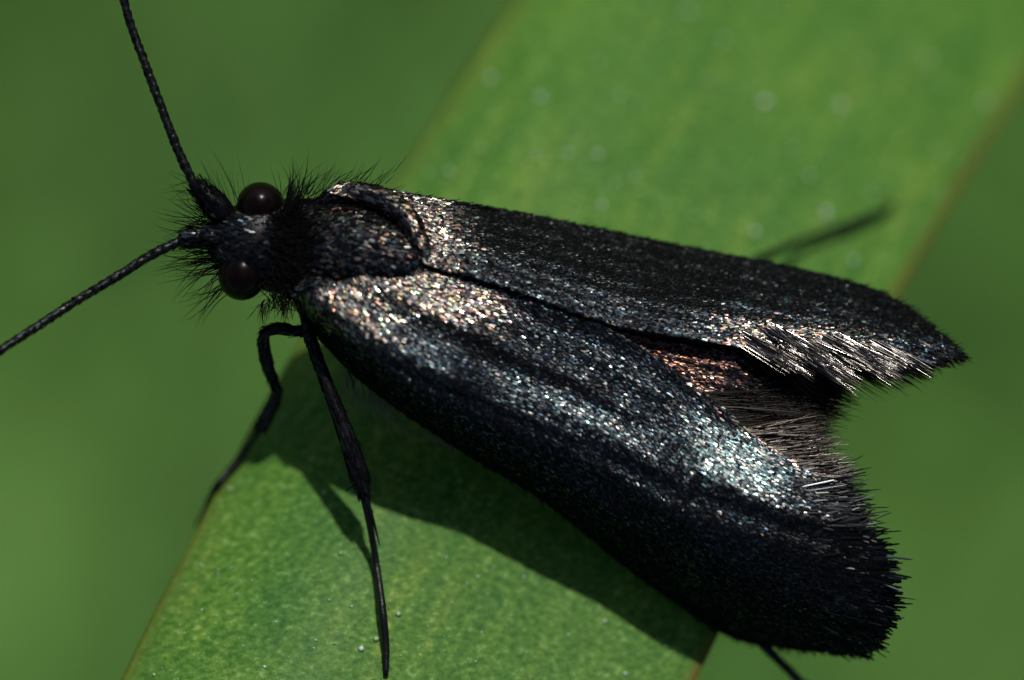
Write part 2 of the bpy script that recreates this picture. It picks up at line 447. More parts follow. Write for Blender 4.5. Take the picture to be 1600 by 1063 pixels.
# pale crumbs on the blade: real specks, and others added in place of glints
def build_specks_and_glints():
    V, F, n = [], [], 0
    m, nt, out = new_mat('pale_speck_glint')
    p = N(nt, 'ShaderNodeBsdfPrincipled'); p.inputs['Roughness'].default_value = 0.4
    gg = N(nt, 'ShaderNodeNewGeometry')
    r = ramp(nt, [(0, (0.13, 0.27, 0.09)), (0.5, (0.22, 0.34, 0.18)), (1, (0.42, 0.5, 0.4))], gg.outputs['Random Per Island'])
    nt.links.new(r.outputs['Color'], p.inputs['Base Color']); nt.links.new(p.outputs[0], out.inputs['Surface'])
    ico = [(0, 0, 1), (.9, 0, .35), (.28, .85, .35), (-.73, .53, .35), (-.73, -.53, .35), (.28, -.85, .35), (0, 0, -.5)]
    fc = [(0, 1, 2), (0, 2, 3), (0, 3, 4), (0, 4, 5), (0, 5, 1), (6, 2, 1), (6, 3, 2), (6, 4, 3), (6, 5, 4), (6, 1, 5)]
    fixed = [(622, 960, .045), (845, 155, .05), (1195, 160, .055), (1315, 165, .055), (1075, 20, .05), (968, 150, .045), (750, 235, .045), (1240, 235, .05), (1450, 95, .05), (1105, 125, .045), (700, 270, .05), (1470, 240, .055), (1540, 160, .04), (1290, 340, .04), (360, 765, .05), (470, 890, .02), (800, 975, .02), (1040, 1010, .025), (1000, 300, .04), (1350, 95, .045)]
    spots = [(x, y, s * (1.25 if y < 500 else 0.8)) for x, y, s in fixed]
    for _ in range(34):
        py = rng.uniform(-30, 430); c = rng.uniform(0.05, 0.95)
        l, r_ = np.polyval(cl, py), np.polyval(cr, py)
        spots.append((l + (r_ - l) * c, py, rng.uniform(0.02, 0.05)))
    for _ in range(900):
        py = rng.uniform(-60, 1120); c = rng.uniform(0.02, 0.97)
        l, r_ = np.polyval(cl, py), np.polyval(cr, py)
        spots.append((l + (r_ - l) * c, py, float(np.exp(rng.normal(-4.55, 0.42)))))
    for px, py, s in spots:
        c = leaf_at(px, py, s * 0.15)
        a = rng.uniform(0, 6.28); ca, sa = math.cos(a), math.sin(a)
        for v in ico:
            k = s * rng.uniform(0.8, 1.2)
            V.append(c + k * np.array([ca * v[0] - sa * v[1], sa * v[0] + ca * v[1], v[2] * 0.6]))
        F += [tuple(i + n for i in f) for f in fc]; n += 7
    return mesh_obj('specks_and_glints', V, F, m, leaf, smooth=True, kind='stuff')
build_specks_and_glints()

# ------------------------------------------------------------------ the moth
root_pos = leaf_at(760, 520)
moth = bpy.data.objects.new('moth', None)
moth.empty_display_size = 0.5
C.objects.link(moth)
moth.location = root_pos
bpy.context.view_layer.update()
tag(moth, 'small black moth with glittering coppery wings resting across the green leaf', 'moth')

# ---- body: one continuous lofted skin from face to tail
BODY = [  # px, py, half width px, z centre, half height mm
    (322, 352, 6, -0.28, 0.05), (332, 356, 26, -0.27, 0.15), (350, 364, 46, -0.25, 0.25), (375, 373, 60, -0.23, 0.32), (402, 378, 66, -0.22, 0.35),
    (425, 382, 74, -0.24, 0.33), (447, 386, 74, -0.25, 0.28), (466, 387, 74, -0.27, 0.32), (495, 388, 77, -0.35, 0.48), (530, 390, 80, -0.38, 0.58),
    (570, 396, 76, -0.41, 0.66), (605, 403, 66, -0.44, 0.68), (640, 411, 50, -0.49, 0.66), (672, 420, 62, -0.56, 0.55), (720, 437, 78, -0.62, 0.50),
    (800, 466, 86, -0.62, 0.44), (900, 502, 84, -0.66, 0.40), (1000, 537, 74, -0.70, 0.34), (1080, 566, 60, -0.74, 0.28), (1150, 592, 40, -0.78, 0.19), (1185, 604, 14, -0.8, 0.08)]

def body_surface(q, ang):
    """q: 0..1 along the body, ang: around it"""
    B = np.array(BODY, float)
    k = np.linspace(0, 1, len(B))
    q = np.asarray(q, float)
    cols = [smooth_interp(q, k, B[:, i]) for i in range(5)]
    px, py, hw, zc, hh = cols
    e = 1e-3
    dx = smooth_interp(np.clip(q + e, 0, 1), k, B[:, 0]) - smooth_interp(np.clip(q - e, 0, 1), k, B[:, 0])
    dy = smooth_interp(np.clip(q + e, 0, 1), k, B[:, 1]) - smooth_interp(np.clip(q - e, 0, 1), k, B[:, 1])
    ln = np.hypot(dx, dy); tx, ty = dx / ln, -dy / ln        # world directions
    f = (D - zc) / D
    cx, cy = (px - 800) / PXMM * f, (531.5 - py) / PXMM * f
    ca, sa = np.cos(ang), np.sin(ang)
    ca = np.sign(ca) * np.abs(ca) ** 0.9
    w = hw / PXMM
    return np.stack([cx + ty * w * ca, cy - tx * w * ca, zc + hh * sa], -1), np.stack([tx, ty, 0 * tx], -1)

def build_body():
    nq, na = 110, 40
    V, F = [], []
    a = np.linspace(0, 2 * np.pi, na, endpoint=False)
    for q in np.linspace(0, 1, nq):
        p, _ = body_surface(np.full(na, q), a); V.append(p)
    V = np.array(V).reshape(-1, 3)
    for i in range(nq - 1):
        for j in range(na):
            j2 = (j + 1) % na
            F.append((i * na + j, (i + 1) * na + j, (i + 1) * na + j2, i * na + j2))
    F.append(tuple(range(na))); F.append(tuple(reversed([(nq - 1) * na + j for j in range(na)])))
    return mesh_obj('body', V, F, m_cuticle, moth)
body = build_body()

def surf_normal(fn, a, b, ea, eb):
    p0 = fn(a, b); pa = fn(np.clip(a + ea, 0, 1), b); pa0 = fn(np.clip(a - ea, 0, 1), b)
    pb = fn(a, np.clip(b + eb, 0, 1)); pb0 = fn(a, np.clip(b - eb, 0, 1))
    ta, tb = pa - pa0, pb - pb0
    n = nrm(np.cross(ta, tb)); n = np.where(n[:, 2:3] < 0, -n, n)
    return p0, n, nrm(ta)

def add_scales(name, parent, p, n, d, mat_idx, L=(0.036, 0.060), Wd=(0.018, 0.029), pit=(5, 6), rol=7.5, yw=10, lift=0.004, mats=None):
    m = len(p)
    big = np.where(np.asarray(mat_idx) == 0, 1.2, np.where(np.asarray(mat_idx) == 4, 0.9, 1.0))
    V, F = scales_geo(p, n, d, rng.uniform(*L, m) * big, rng.uniform(*Wd, m) * big, np.radians(rng.normal(pit[0], pit[1], m)), np.radians(rng.normal(0, rol, m)), np.radians(rng.normal(0, yw, m)), lift)
    return mesh_obj(name, V, F, mats or SCALE_MATS, parent, mat_idx=np.repeat(mat_idx, 2), smooth=False, kind='stuff')

# scales on the thorax and head
def fb(a, b):
    return body_surface(a, b * np.pi)[0]
n_ = 6500
qa = rng.uniform(0.30, 0.64, n_); qb = rng.uniform(0.02, 0.98, n_)
p, n, d = surf_normal(fb, qa, qb, 2e-3, 2e-3)
mi = np.where(np.abs(qb - 0.5) + rng.normal(0, 0.03, n_) > 0.27, 4, np.where(rng.random(n_) < 0.45, 0, np.where(rng.random(n_) < 0.6, 1, 4)))  # pale crown paints in the dome highlight, black sides the dark groove
add_scales('thorax_scales', body, p, n, d, mi, L=(0.05, 0.085), Wd=(0.024, 0.036), pit=(5, 9), rol=12)
n_ = 520
qa = rng.uniform(0.06, 0.26, n_); qb = rng.uniform(0.1, 0.9, n_)
p, n, d = surf_normal(fb, qa, qb, 2e-3, 2e-3)
mi = np.where(rng.random(n_) < 0.10, 2, np.where(rng.random(n_) < 0.35, 1, 4))
add_scales('head_scales', body, p, n, -d, mi, L=(0.05, 0.08), Wd=(0.02, 0.034), pit=(5, 7))

# ---- compound eyes
def ellipsoid(name, c, r, mat, parent, rot=0.0, seg=32, rings=20):
    V, F = [], []
    for i in range(rings + 1):
        th = math.pi * i / rings
        for j in range(seg):
            ph = 2 * math.pi * j / seg
            x, y, z = r[0] * math.sin(th) * math.cos(ph), r[1] * math.sin(th) * math.sin(ph), r[2] * math.cos(th)
            V.append((c[0] + x * math.cos(rot) - y * math.sin(rot), c[1] + x * math.sin(rot) + y * math.cos(rot), c[2] + z))
    for i in range(rings):
        for j in range(seg):
            j2 = (j + 1) % seg
            F.append((i * seg + j, (i + 1) * seg + j, (i + 1) * seg + j2, i * seg + j2))
    return mesh_obj(name, V, F, mat, parent)
ellipsoid('compound_eye', W(407, 321, -0.16), (0.24, 0.235, 0.25), m_eye, moth, -0.2)
ellipsoid('compound_eye', W(379, 429, -0.16), (0.245, 0.265, 0.26), m_eye, moth, -0.3)

# ---- wings
E_AX = np.array([0.929, -0.370])            # along the folded wings, head to tail
Q_AX = np.array([-0.370, -0.929])           # across them, towards the left wing

def axis_coords(px, py):
    x, y = px - 664, -(py - 416)
    return x * E_AX[0] + y * E_AX[1], x * Q_AX[0] + y * Q_AX[1]

def sstep(x, a, b):
    t = np.clip((x - a) / (b - a), 0, 1)
    return t * t * (3 - 2 * t)

def band(x, a, b, w):
    return sstep(x, a - w, a + w) * (1 - sstep(x, b - w, b + w))

GA = np.linspace(-300, 950, 251); GD = np.linspace(-120, 420, 217)
def make_field(slope):
    A, Dd = np.meshgrid(GA, GD, indexing='ij')
    S = slope(A, Dd)
    Z = np.cumsum(S, axis=1) * (GD[1] - GD[0]) / PXMM
    i = np.argmin(np.abs(GD))
    return Z - Z[:, i:i + 1]
def sample_field(Z, a, d):
    fa = np.clip((a - GA[0]) / (GA[1] - GA[0]), 0, len(GA) - 1.001); fd = np.clip((d - GD[0]) / (GD[1] - GD[0]), 0, len(GD) - 1.001)
    i, j = fa.astype(int), fd.astype(int); u, v = fa - i, fd - j
    return (Z[i, j] * (1 - u) * (1 - v) + Z[i + 1, j] * u * (1 - v) + Z[i, j + 1] * (1 - u) * v + Z[i + 1, j + 1] * u * v)

def left_slope(a, d):
    base = 1 - sstep(a, 60, 190)
    rear = sstep(a, 400, 540)
    mid = (1 - base) * (1 - rear)
    s_base = 0.46 * band(d, -40, 62, 12) + 0.02 * band(d, 62, 100, 8) + 0.46 * band(d, 100, 140, 10)
    s_mid = 0.02 * band(d, -40, 30, 12) + 0.14 * band(d, 30, 80, 12) + 0.0 * band(d, 80, 104, 8) + 0.36 * band(d, 108, 140, 10)
    s_rear = 0.10 * band(d, -40, 60, 15) + 0.45 * band(d, 60, 140, 12)
    return base * s_base + mid * s_mid + rear * s_rear
FL = make_field(left_slope)
CA = [-167, -33, 180, 368, 551, 707, 816, 920]; CD = [127, 198, 247, 287, 339, 356, 345, 330]; CZ = [-0.22, -0.32, -0.5, -0.72, -1.0, -1.08, -1.04, -1.0]
def left_z(px, py):
    a, d = axis_coords(px, py)
    w = smooth_interp(a, CA, CD); zc = smooth_interp(a, CA, CZ)
    crest = np.minimum(150, 0.68 * w)
    dn = np.where(d < crest, d * 150 / crest, 150)
    z = np.interp(a, [-200, 0, 300, 600, 900], [0.02, 0.04, 0.02, -0.14, -0.34]) + sample_field(FL, a, dn)
    x = np.clip((d - crest) / (w - crest), 0, 1.3)
    # a lesser rib on the steep side
    rib = 0.07 * np.exp(-((x - 0.40) / 0.16) ** 2) * band(a, 470, 620, 90)
    folds = 0.012 * np.sin(x * 19 + 0.004 * a) * sstep(x, 0.0, 0.15) * (1 - sstep(x, 0.7, 1.0))
    return z - (z - zc) * (0.10 * x + 0.90 * x ** 2.7) + rib + folds

def right_slope(a, d):                       # d counts away from the left wing
    din = np.interp(a, [0, 311, 420, 529, 650, 780], [0, 20, 38, 67, 95, 140])
    e = d - din
    base = 1 - sstep(a, -10, 70)
    rear = sstep(a, 400, 520)
    mid = (1 - base) * (1 - rear)
    steep = 0.95 + 0.5 * sstep(e, 40, 140)
    s_base = 0.44 * (1 - sstep(e, 60, 95)) + 0.9 * sstep(e, 60, 95)
    s_mid = 0.16 * (1 - sstep(e, 12, 30)) + (0.6 + 0.8 * sstep(e, 20, 90)) * sstep(e, 12, 30)
    s_rear = 0.42 * (1 - sstep(e, 34, 56)) + steep * sstep(e, 34, 56)
    return -(base * s_base + mid * s_mid + rear * s_rear)
FR = make_field(right_slope)
def right_z(px, py):
    a, d = axis_coords(px, py)
    return np.interp(a, [-200, 0, 300, 520, 700, 850], [0.16, 0.12, 0.08, 0.08, 0.08, 0.02]) + sample_field(FR, a, -d)

def hind_z(px, py):
    a, d = axis_coords(px, py)
    return np.interp(a, [0, 300, 500, 700], [-0.07, -0.07, -0.16, -0.5]) + 0.24 * (d / PXMM) - 0.25 * np.clip(d / PXMM - 0.3, 0, 9) ** 2

def make_wing_fn(inner, outer, zfun, bulge_px, amp=0.006, skew=1.0, base_px=(0, 0)):
    I = spline(np.array(inner, float), 120); O = spline(np.array(outer, float), 120)
    kk = np.linspace(0, 1, 120)
    def fn(s, t):
        s = np.asarray(s, float); t = np.asarray(t, float)
        ix, iy = np.interp(s, kk, I[:, 0]), np.interp(s, kk, I[:, 1])
        ox, oy = np.interp(s, kk, O[:, 0]), np.interp(s, kk, O[:, 1])
        px, py = ix + (ox - ix) * t, iy + (oy - iy) * t
        bl = np.sin(np.pi * np.clip(t, 0, 1) ** skew) ** 0.7 * np.clip((s - 0.6) / 0.4, 0, 1) ** 2
        px = px + bulge_px[0] * bl; py = py + bulge_px[1] * bl
        b0 = np.sin(np.pi * np.clip(t, 0, 1)) * np.clip(1 - s / 0.12, 0, 1)
        px = px + base_px[0] * b0; py = py + base_px[1] * b0
        z = zfun(px, py)
        z = z + amp * np.sin(t * 38 + 3 * s) * np.clip(s * 4, 0, 1) + 0.7 * amp * np.sin(s * 31 + 9 * t) * np.sin(t * 17 - 8 * s)
        f = (D - z) / D
        return np.stack([(px - 800) / PXMM * f, (531.5 - py) / PXMM * f, z], -1)
    return fn

def wing_mesh(name, fn, ns=90, nt_=44, thick=0.018, mat=None):
    s, t = np.meshgrid(np.linspace(0, 1, ns), np.linspace(0, 1, nt_), indexing='ij')
    p, n, _ = surf_normal(fn, s.ravel(), t.ravel(), 4e-3, 4e-3)
    V = np.vstack([p, p - n * thick]); nb = ns * nt_
    F = []
    for i in range(ns - 1):
        for j in range(nt_ - 1):
            a = i * nt_ + j
            F.append((a, a + nt_, a + nt_ + 1, a + 1)); F.append((nb + a, nb + a + 1, nb + a + nt_ + 1, nb + a + nt_))
        a = i * nt_; F.append((a, nb + a, nb + a + nt_, a + nt_))
        a = i * nt_ + nt_ - 1; F.append((a, a + nt_, nb + a + nt_, nb + a))
    for j in range(nt_ - 1):
        F.append((j, j + 1, nb + j + 1, nb + j)); a = (ns - 1) * nt_ + j; F.append((a, nb + a, nb + a + 1, a + 1))
    return mesh_obj(name, V, F, mat or m_membrane, moth)

LEFT = make_wing_fn(
    [(640, 405), (668, 420), (720, 433), (790, 454), (880, 486), (960, 518), (1040, 570), (1110, 622), (1190, 690), (1288, 750)],
    [(458, 462), (464, 484), (482, 512), (515, 548), (560, 592), (640, 652), (740, 716), (830, 770), (900, 822), (980, 888), (1050, 938), (1110, 980), (1190, 1008), (1348, 1024)],
    left_z, (52, 0), 0.006, 1.4)
RIGHT = make_wing_fn(
    [(664, 412), (720, 428), (790, 449), (880, 482), (960, 508), (1060, 525), (1180, 545), (1270, 556), (1350, 562), (1440, 570)],
    [(508, 300), (530, 291), (560, 289), (620, 299), (700, 314), (800, 330), (900, 350), (1000, 371), (1100, 391), (1200, 410), (1290, 430), (1370, 455), (1430, 490), (1498, 550)],
    right_z, (8, -2), 0.006, 1.0, (20, -20))
HIND = make_wing_fn(
    [(860, 490), (960, 505), (1060, 520), (1160, 535), (1230, 552), (1275, 590)],
    [(880, 540), (960, 580), (1040, 630), (1110, 680), (1160, 705), (1195, 715)],
    hind_z, (14, -4))

forewing_l = wing_mesh('forewing', LEFT)
forewing_r = wing_mesh('forewing', RIGHT)
hindwing = wing_mesh('hindwing', HIND, 40, 24)
forewing_l['label'] = 'broad left forewing with bright teal and copper glitter'
forewing_r['label'] = 'right forewing folded steeply, mostly jet black'

def sample_wing(fn, n, s_rng=(0, 1), t_rng=(0, 1), area=True):
    k = n * 3
    s = rng.uniform(*s_rng, k); t = rng.uniform(*t_rng, k)
    e = 2e-3
    A = np.linalg.norm(np.cross(fn(np.clip(s + e, 0, 1), t) - fn(np.clip(s - e, 0, 1), t), fn(s, np.clip(t + e, 0, 1)) - fn(s, np.clip(t - e, 0, 1))), axis=1)
    keep = rng.random(k) < A / np.percentile(A, 97)
    s, t = s[keep][:n], t[keep][:n]
    p, nn, d = surf_normal(fn, s, t, 4e-3, 4e-3)
    return s, t, p, nn, d

def blob(x, c, w):
    return np.exp(-((x - c) / w) ** 2)

def to_px(p):
    f = (D - p[:, 2]) / D
    return p[:, 0] / f * PXMM + 800, 531.5 - p[:, 1] / f * PXMM

def patchy(px, py, cell, seed):
    """smooth random patches over the wing"""
    g_ = np.random.default_rng(seed).random((120, 120))
    u = (px + 0.4 * py) / (cell * 1.6); v = (py - 0.4 * px) / cell + 40
    i, j = np.floor(u).astype(int), np.floor(v).astype(int); a_, b_ = u - i, v - j
    a_, b_ = a_ * a_ * (3 - 2 * a_), b_ * b_ * (3 - 2 * b_)
    G = lambda x, y: g_[x % 120, y % 120]
    return G(i, j) * (1 - a_) * (1 - b_) + G(i + 1, j) * a_ * (1 - b_) + G(i, j + 1) * (1 - a_) * b_ + G(i + 1, j + 1) * a_ * b_

# left forewing: pale coppery base, steel middle, teal patch before the tip, black tip; highlights and shade put into these tints
s, t, p, n, d = sample_wing(LEFT, 62000)
px, py = to_px(p); A_, D_ = axis_coords(px, py)
A_ = A_ + rng.normal(0, 14, len(s)); D_ = D_ + rng.normal(0, 6, len(s))
pt = 0.6 * patchy(px, py, 20, 1) + 0.4 * patchy(px, py, 8, 2)
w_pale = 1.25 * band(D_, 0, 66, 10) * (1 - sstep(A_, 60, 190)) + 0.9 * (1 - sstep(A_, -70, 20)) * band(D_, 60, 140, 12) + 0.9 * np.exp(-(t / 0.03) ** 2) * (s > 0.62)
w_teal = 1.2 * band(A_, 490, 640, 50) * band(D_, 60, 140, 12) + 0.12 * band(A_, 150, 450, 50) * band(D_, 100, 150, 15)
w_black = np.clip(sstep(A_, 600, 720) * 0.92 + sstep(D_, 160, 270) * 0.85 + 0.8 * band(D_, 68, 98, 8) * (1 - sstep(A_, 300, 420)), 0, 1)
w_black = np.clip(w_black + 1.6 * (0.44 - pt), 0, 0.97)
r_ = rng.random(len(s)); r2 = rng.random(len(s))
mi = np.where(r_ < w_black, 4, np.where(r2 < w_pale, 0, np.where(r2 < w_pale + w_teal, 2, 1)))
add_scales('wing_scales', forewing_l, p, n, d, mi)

s, t, p, n, d = sample_wing(RIGHT, 48000)
px, py = to_px(p); A_, D_ = axis_coords(px, py)
E_ = -D_ - np.interp(A_, [0, 311, 420, 529, 650, 780], [0, 20, 38, 67, 95, 140]) + rng.normal(0, 7, len(s))
A_ = A_ + rng.normal(0, 12, len(s))
pt = 0.6 * patchy(px, py, 20, 3) + 0.4 * patchy(px, py, 8, 4)
w_pale = 1.1 * (1 - sstep(A_, -10, 70)) + 0.95 * sstep(A_, 430, 520) * (1 - sstep(E_, 40, 62)) * (1 - sstep(A_, 660, 740))  # base and rear highlights put into the colour; black where the sheen ends
w_black = np.clip(sstep(E_, 40, 75) * sstep(A_, -10, 50) * 0.95 + 0.62 * band(A_, 60, 430, 30) + 1.6 * (0.42 - pt), 0, 0.97)
r_ = rng.random(len(s)); r2 = rng.random(len(s))
mi = np.where(r_ < w_black, 4, np.where(r2 < w_pale, 0, 1))
add_scales('wing_scales', forewing_r, p, n, d, mi)

s, t, p, n, d = sample_wing(HIND, 8000)
mi = np.where(rng.random(len(s)) < np.clip(1.25 - s / 0.75, 0.1, 0.9), 3, 4)
add_scales('wing_scales', hindwing, p, n, d, mi)

# ---- fringes of long hair scales along the wing margins
def fringe(name, parent, p, ang_deg, L, r, mat, droop=0.12, spread=7, curl=0.05):
    m = len(p)
    a = np.radians(ang_deg + rng.normal(0, spread, m))
    dr = np.stack([np.cos(a), np.sin(a), -droop + rng.normal(0, 0.08, m)], 1)
    bend = rng.normal(0, 1, (m, 3)) * (L * curl)[:, None]
    V, F = hairs_geo(p, dr, L, r, bend)
    return mesh_obj(name, V, F, mat, parent, kind='stuff')

# left forewing: dorsal edge then the outer margin (angles in degrees, 0 = along +X)
m = 900
s = rng.uniform(0.68, 0.88, m); t = np.abs(rng.normal(0, 0.012, m))
p = LEFT(s, t); p[:, 2] -= 0.012
fringe('fringe', forewing_l, p, np.interp(s, [0.68, 0.88], [-4, 5]), np.interp(s, [0.68, 0.78, 0.88], [0.75, 0.95, 0.7]) * rng.uniform(0.5, 1.08, m), rng.uniform(0.004, 0.009, m), m_brownhair, 0.34, 5)
m = 420
s = rng.uniform(0.80, 1.0, m); t = np.abs(rng.normal(0, 0.015, m))
p = LEFT(s, t); p[:, 2] -= 0.006
fringe('fringe', forewing_l, p, np.interp(s, [0.8, 1], [6, 9]), np.interp(s, [0.8, 0.88, 1], [0.7, 0.7, 0.38]) * rng.uniform(0.4, 1.1, m), rng.uniform(0.005, 0.010, m), m_fringe, np.where(rng.random(m) < 0.45, 0.09, 0.4), 5)
m = 2600
t = rng.uniform(0.0, 1.0, m); s = 1 - np.abs(rng.normal(0, 0.045, m))
p, n, d = surf_normal(LEFT, s, t, 4e-3, 4e-3)
lock = np.sin(t * 90) * 0.5 + np.sin(t * 211 + 1) * 0.5
ang = np.radians(np.interp(t, [0, 0.4, 0.8, 1], [8, -4, -16, -55]) + 9 * lock)
d = np.stack([np.cos(ang), np.sin(ang), np.full(m, -0.12)], 1)
V, F = scales_geo(p, n, d, np.interp(t, [0, 0.3, 0.8, 1], [0.34, 0.25, 0.18, 0.14]) * np.exp(rng.normal(-0.2, 0.3, m)) * (1 + 0.3 * lock), rng.uniform(0.6, 1.15, m) * np.interp(t, [0, 0.25, 0.4], [0.012, 0.018, 0.028]), np.radians(rng.normal(-2, 5, m)), np.radians(rng.normal(0, 15, m)), np.radians(rng.normal(0, 9, m)), 0.003)
mesh_obj('fringe', V, F, m_black, forewing_l, smooth=False, kind='stuff')
# short fuzz along the front edge of the left forewing
m = 1100
s = rng.uniform(0.1, 1.0, m); t = 1 - np.abs(rng.normal(0, 0.02, m))
fringe('fringe', forewing_l, LEFT(s, t), np.full(m, -42.0), rng.uniform(0.04, 0.13, m), rng.uniform(0.005, 0.009, m), m_hair, 0.3, 14)
# right forewing: bright slanting locks along the rear edge
m = 820
nl = 64
lock = rng.integers(0, nl, m)
ls = np.sort(rng.uniform(0.64, 0.93, nl)); lt = np.abs(rng.normal(0, 0.15, nl)); lz = rng.normal(-0.10, 0.16, nl); ll = rng.uniform(0.55, 1.1, nl); la = rng.normal(0, 3, nl)
s = np.clip(ls[lock] + rng.normal(0, 0.006, m), 0.6, 1); t = np.clip(lt[lock] + rng.normal(0, 0.03, m), 0, 0.4)
p = RIGHT(s, t); p[:, 2] += 0.012
fringe('fringe', forewing_r, p, np.interp(s, [0.66, 0.97], [-33, -26]) + la[lock], np.interp(s, [0.64, 0.8, 0.97], [0.7, 0.72, 0.35]) * ll[lock] * rng.uniform(0.6, 1.05, m), rng.uniform(0.005, 0.010, m), m_bright, lz[lock], 2.5, 0.02)
m = 500
s = rng.uniform(0.62, 0.97, m); t = np.abs(rng.normal(0, 0.03, m))
p = RIGHT(s, t); p[:, 2] -= 0.01
fringe('fringe', forewing_r, p, np.interp(s, [0.66, 0.97], [-33, -26]), np.interp(s, [0.62, 0.8, 0.97], [0.8, 0.85, 0.4]) * rng.uniform(0.5, 1.0, m), rng.uniform(0.006, 0.012, m), m_hair, 0.15, 4, 0.02)
m = 700
s = rng.uniform(0.9, 1.0, m); t = rng.uniform(0, 1, m) 
s = np.maximum(s, 1 - 0.05 * rng.random(m))
fringe('fringe', forewing_r, RIGHT(s, t), np.full(m, -30.0), rng.uniform(0.06, 0.2, m), rng.uniform(0.007, 0.012, m), m_hair, 0.1, 10)
m = 900
s = rng.uniform(0.08, 1.0, m); t = 1 - np.abs(rng.normal(0, 0.02, m))
fringe('fringe', forewing_r, RIGHT(s, t), np.full(m, -2.0), rng.uniform(0.05, 0.12, m), rng.uniform(0.005, 0.009, m), m_hair, 0.1, 10)
# hindwing: dull brown fringe
m = 1500
t = rng.uniform(0.0, 1.0, m); s = 1 - np.abs(rng.normal(0, 0.10, m))
p = HIND(np.clip(s, 0, 1), t); p[:, 2] -= 0.004
fringe('fringe', hindwing, p, np.interp(t, [0, 0.5, 1], [-24, -10, 0]), rng.uniform(0.25, 0.58, m), rng.uniform(0.005, 0.010, m), m_brownhair, 0.22, 6)

# ---- tegulae: scaly ridges that wrap round the sides of the thorax over the wing bases
def tegula(pts, radii, pale, k=1500):
    path = spline(WA(pts), 36)
    rad = smooth_interp(np.linspace(0, 1, 36), np.linspace(0, 1, len(radii)), np.array(radii) / PXMM)
    V, F = tube_geo(path, rad, 14)
    o = mesh_obj('tegula', V, F, m_cuticle, moth)
    T_, N_, B_ = frames(path)
    i = rng.integers(0, 34, k); th = rng.uniform(-0.3, np.pi + 0.3, k)
    nn = np.cos(th)[:, None] * B_[i] + np.sin(th)[:, None] * N_[i]
    pp = path[i] + (path[i + 1] - path[i]) * rng.random(k)[:, None] + nn * rad[i][:, None]
    mi = np.where(rng.random(k) < pale, 0, np.where(rng.random(k) < 0.5, 1, 4))
    add_scales('tegula_scales', o, pp, nn, T_[i], mi, L=(0.05, 0.09), Wd=(0.022, 0.034), pit=(4, 5), rol=8)
    return o
tegula([(458, 462, -0.02), (480, 446, 0.06), (508, 450, 0.10), (540, 464, 0.10), (580, 462, 0.08), (625, 442, 0.07), (656, 424, 0.04)], [9, 14, 15, 14, 10, 8, 5], 0.75)
tegula([(490, 330, -0.2), (512, 311, -0.14), (545, 301, -0.10), (590, 309, -0.06), (628, 333, 0.0), (652, 370, 0.05), (664, 404, 0.05)], [8, 13, 15, 17, 16, 12, 6], 0.8, 2600)

# ---- antennae
def antenna(scape_pts, scape_r, flag_pts, r0, r1, nseg):
    sp = spline(WA(scape_pts), 14)
    rad = smooth_interp(np.linspace(0, 1, 14), np.linspace(0, 1, len(scape_r)), np.array(scape_r) / PXMM)
    V, F = tube_geo(sp, rad, 14)
    a = mesh_obj('antenna', V, F, m_cuticle, moth)
    # scales on the basal joint
    k = 260
    i = rng.integers(1, 12, k); T_, N_, B_ = frames(sp); th = rng.uniform(-0.2, np.pi + 0.2, k)
    nn = np.cos(th)[:, None] * B_[i] + np.sin(th)[:, None] * N_[i]
    V1, F1 = scales_geo(sp[i] + nn * rad[i][:, None], nn, T_[i], rng.uniform(0.06, 0.11, k), rng.uniform(0.018, 0.03, k), np.radians(rng.normal(8, 6, k)), np.radians(rng.normal(0, 10, k)), np.radians(rng.normal(0, 12, k)))
    mesh_obj('scape_scales', V1, F1, SCALE_MATS, a, smooth=False, mat_idx=np.repeat(np.where(rng.random(k) < 0.3, 1, 4), 2), kind='stuff')
    fl = spline(WA(flag_pts), nseg * 4 + 1)
    # a thin core keeps the joints together
    Vc, Fc = tube_geo(fl, np.linspace(r0, r1, len(fl)) / PXMM * 0.7, 8)
    mesh_obj('flagellum_core', Vc, Fc, m_cuticle, a)
    for j in range(nseg):
        seg = fl[j * 4: j * 4 + 5]
        rr = (r0 + (r1 - r0) * j / nseg) / PXMM
        prof = np.array([0.80, 0.93, 1.0, 1.06, 0.86]) * rr
        Vs, Fs = tube_geo(seg, prof, 12)
        T_, N_, B_ = frames(seg)
        k = 34
        ii = rng.integers(0, 4, k); th = rng.uniform(-0.5, np.pi + 0.5, k)
        nn = np.cos(th)[:, None] * B_[ii] + np.sin(th)[:, None] * N_[ii]
        pp = seg[ii] + (seg[ii + 1] - seg[ii]) * rng.random(k)[:, None] + nn * prof[ii][:, None]
        V2, F2 = scales_geo(pp, nn, T_[ii], rng.uniform(0.035, 0.06, k), rng.uniform(0.016, 0.026, k), np.radians(rng.normal(2, 3, k)), np.radians(rng.normal(0, 9, k)), np.radians(rng.normal(0, 8, k)), 0.0015)
        mi = np.concatenate([np.zeros(len(Fs), int), np.repeat(np.where(rng.random(k) < 0.5 + 0.3 * math.sin(j * 1.9), 2, 1), 2)])
        mesh_obj('segment', np.vstack([Vs, V2]), list(Fs) + [tuple(f + len(Vs)) for f in F2], [m_cuticle, m_black, m_steel], a, mat_idx=mi)
    return a
antenna([(362, 345, -0.2), (340, 326, -0.12), (318, 302, -0.06), (300, 284, -0.04)], [16, 21, 17, 9],
        [(303, 288, -0.04), (276, 230, -0.05), (246, 152, -0.08), (222, 88, -0.12), (204, 38, -0.17), (190, -12, -0.22), (172, -90, -0.3), (160, -170, -0.4)], 7.2, 5.6, 34)
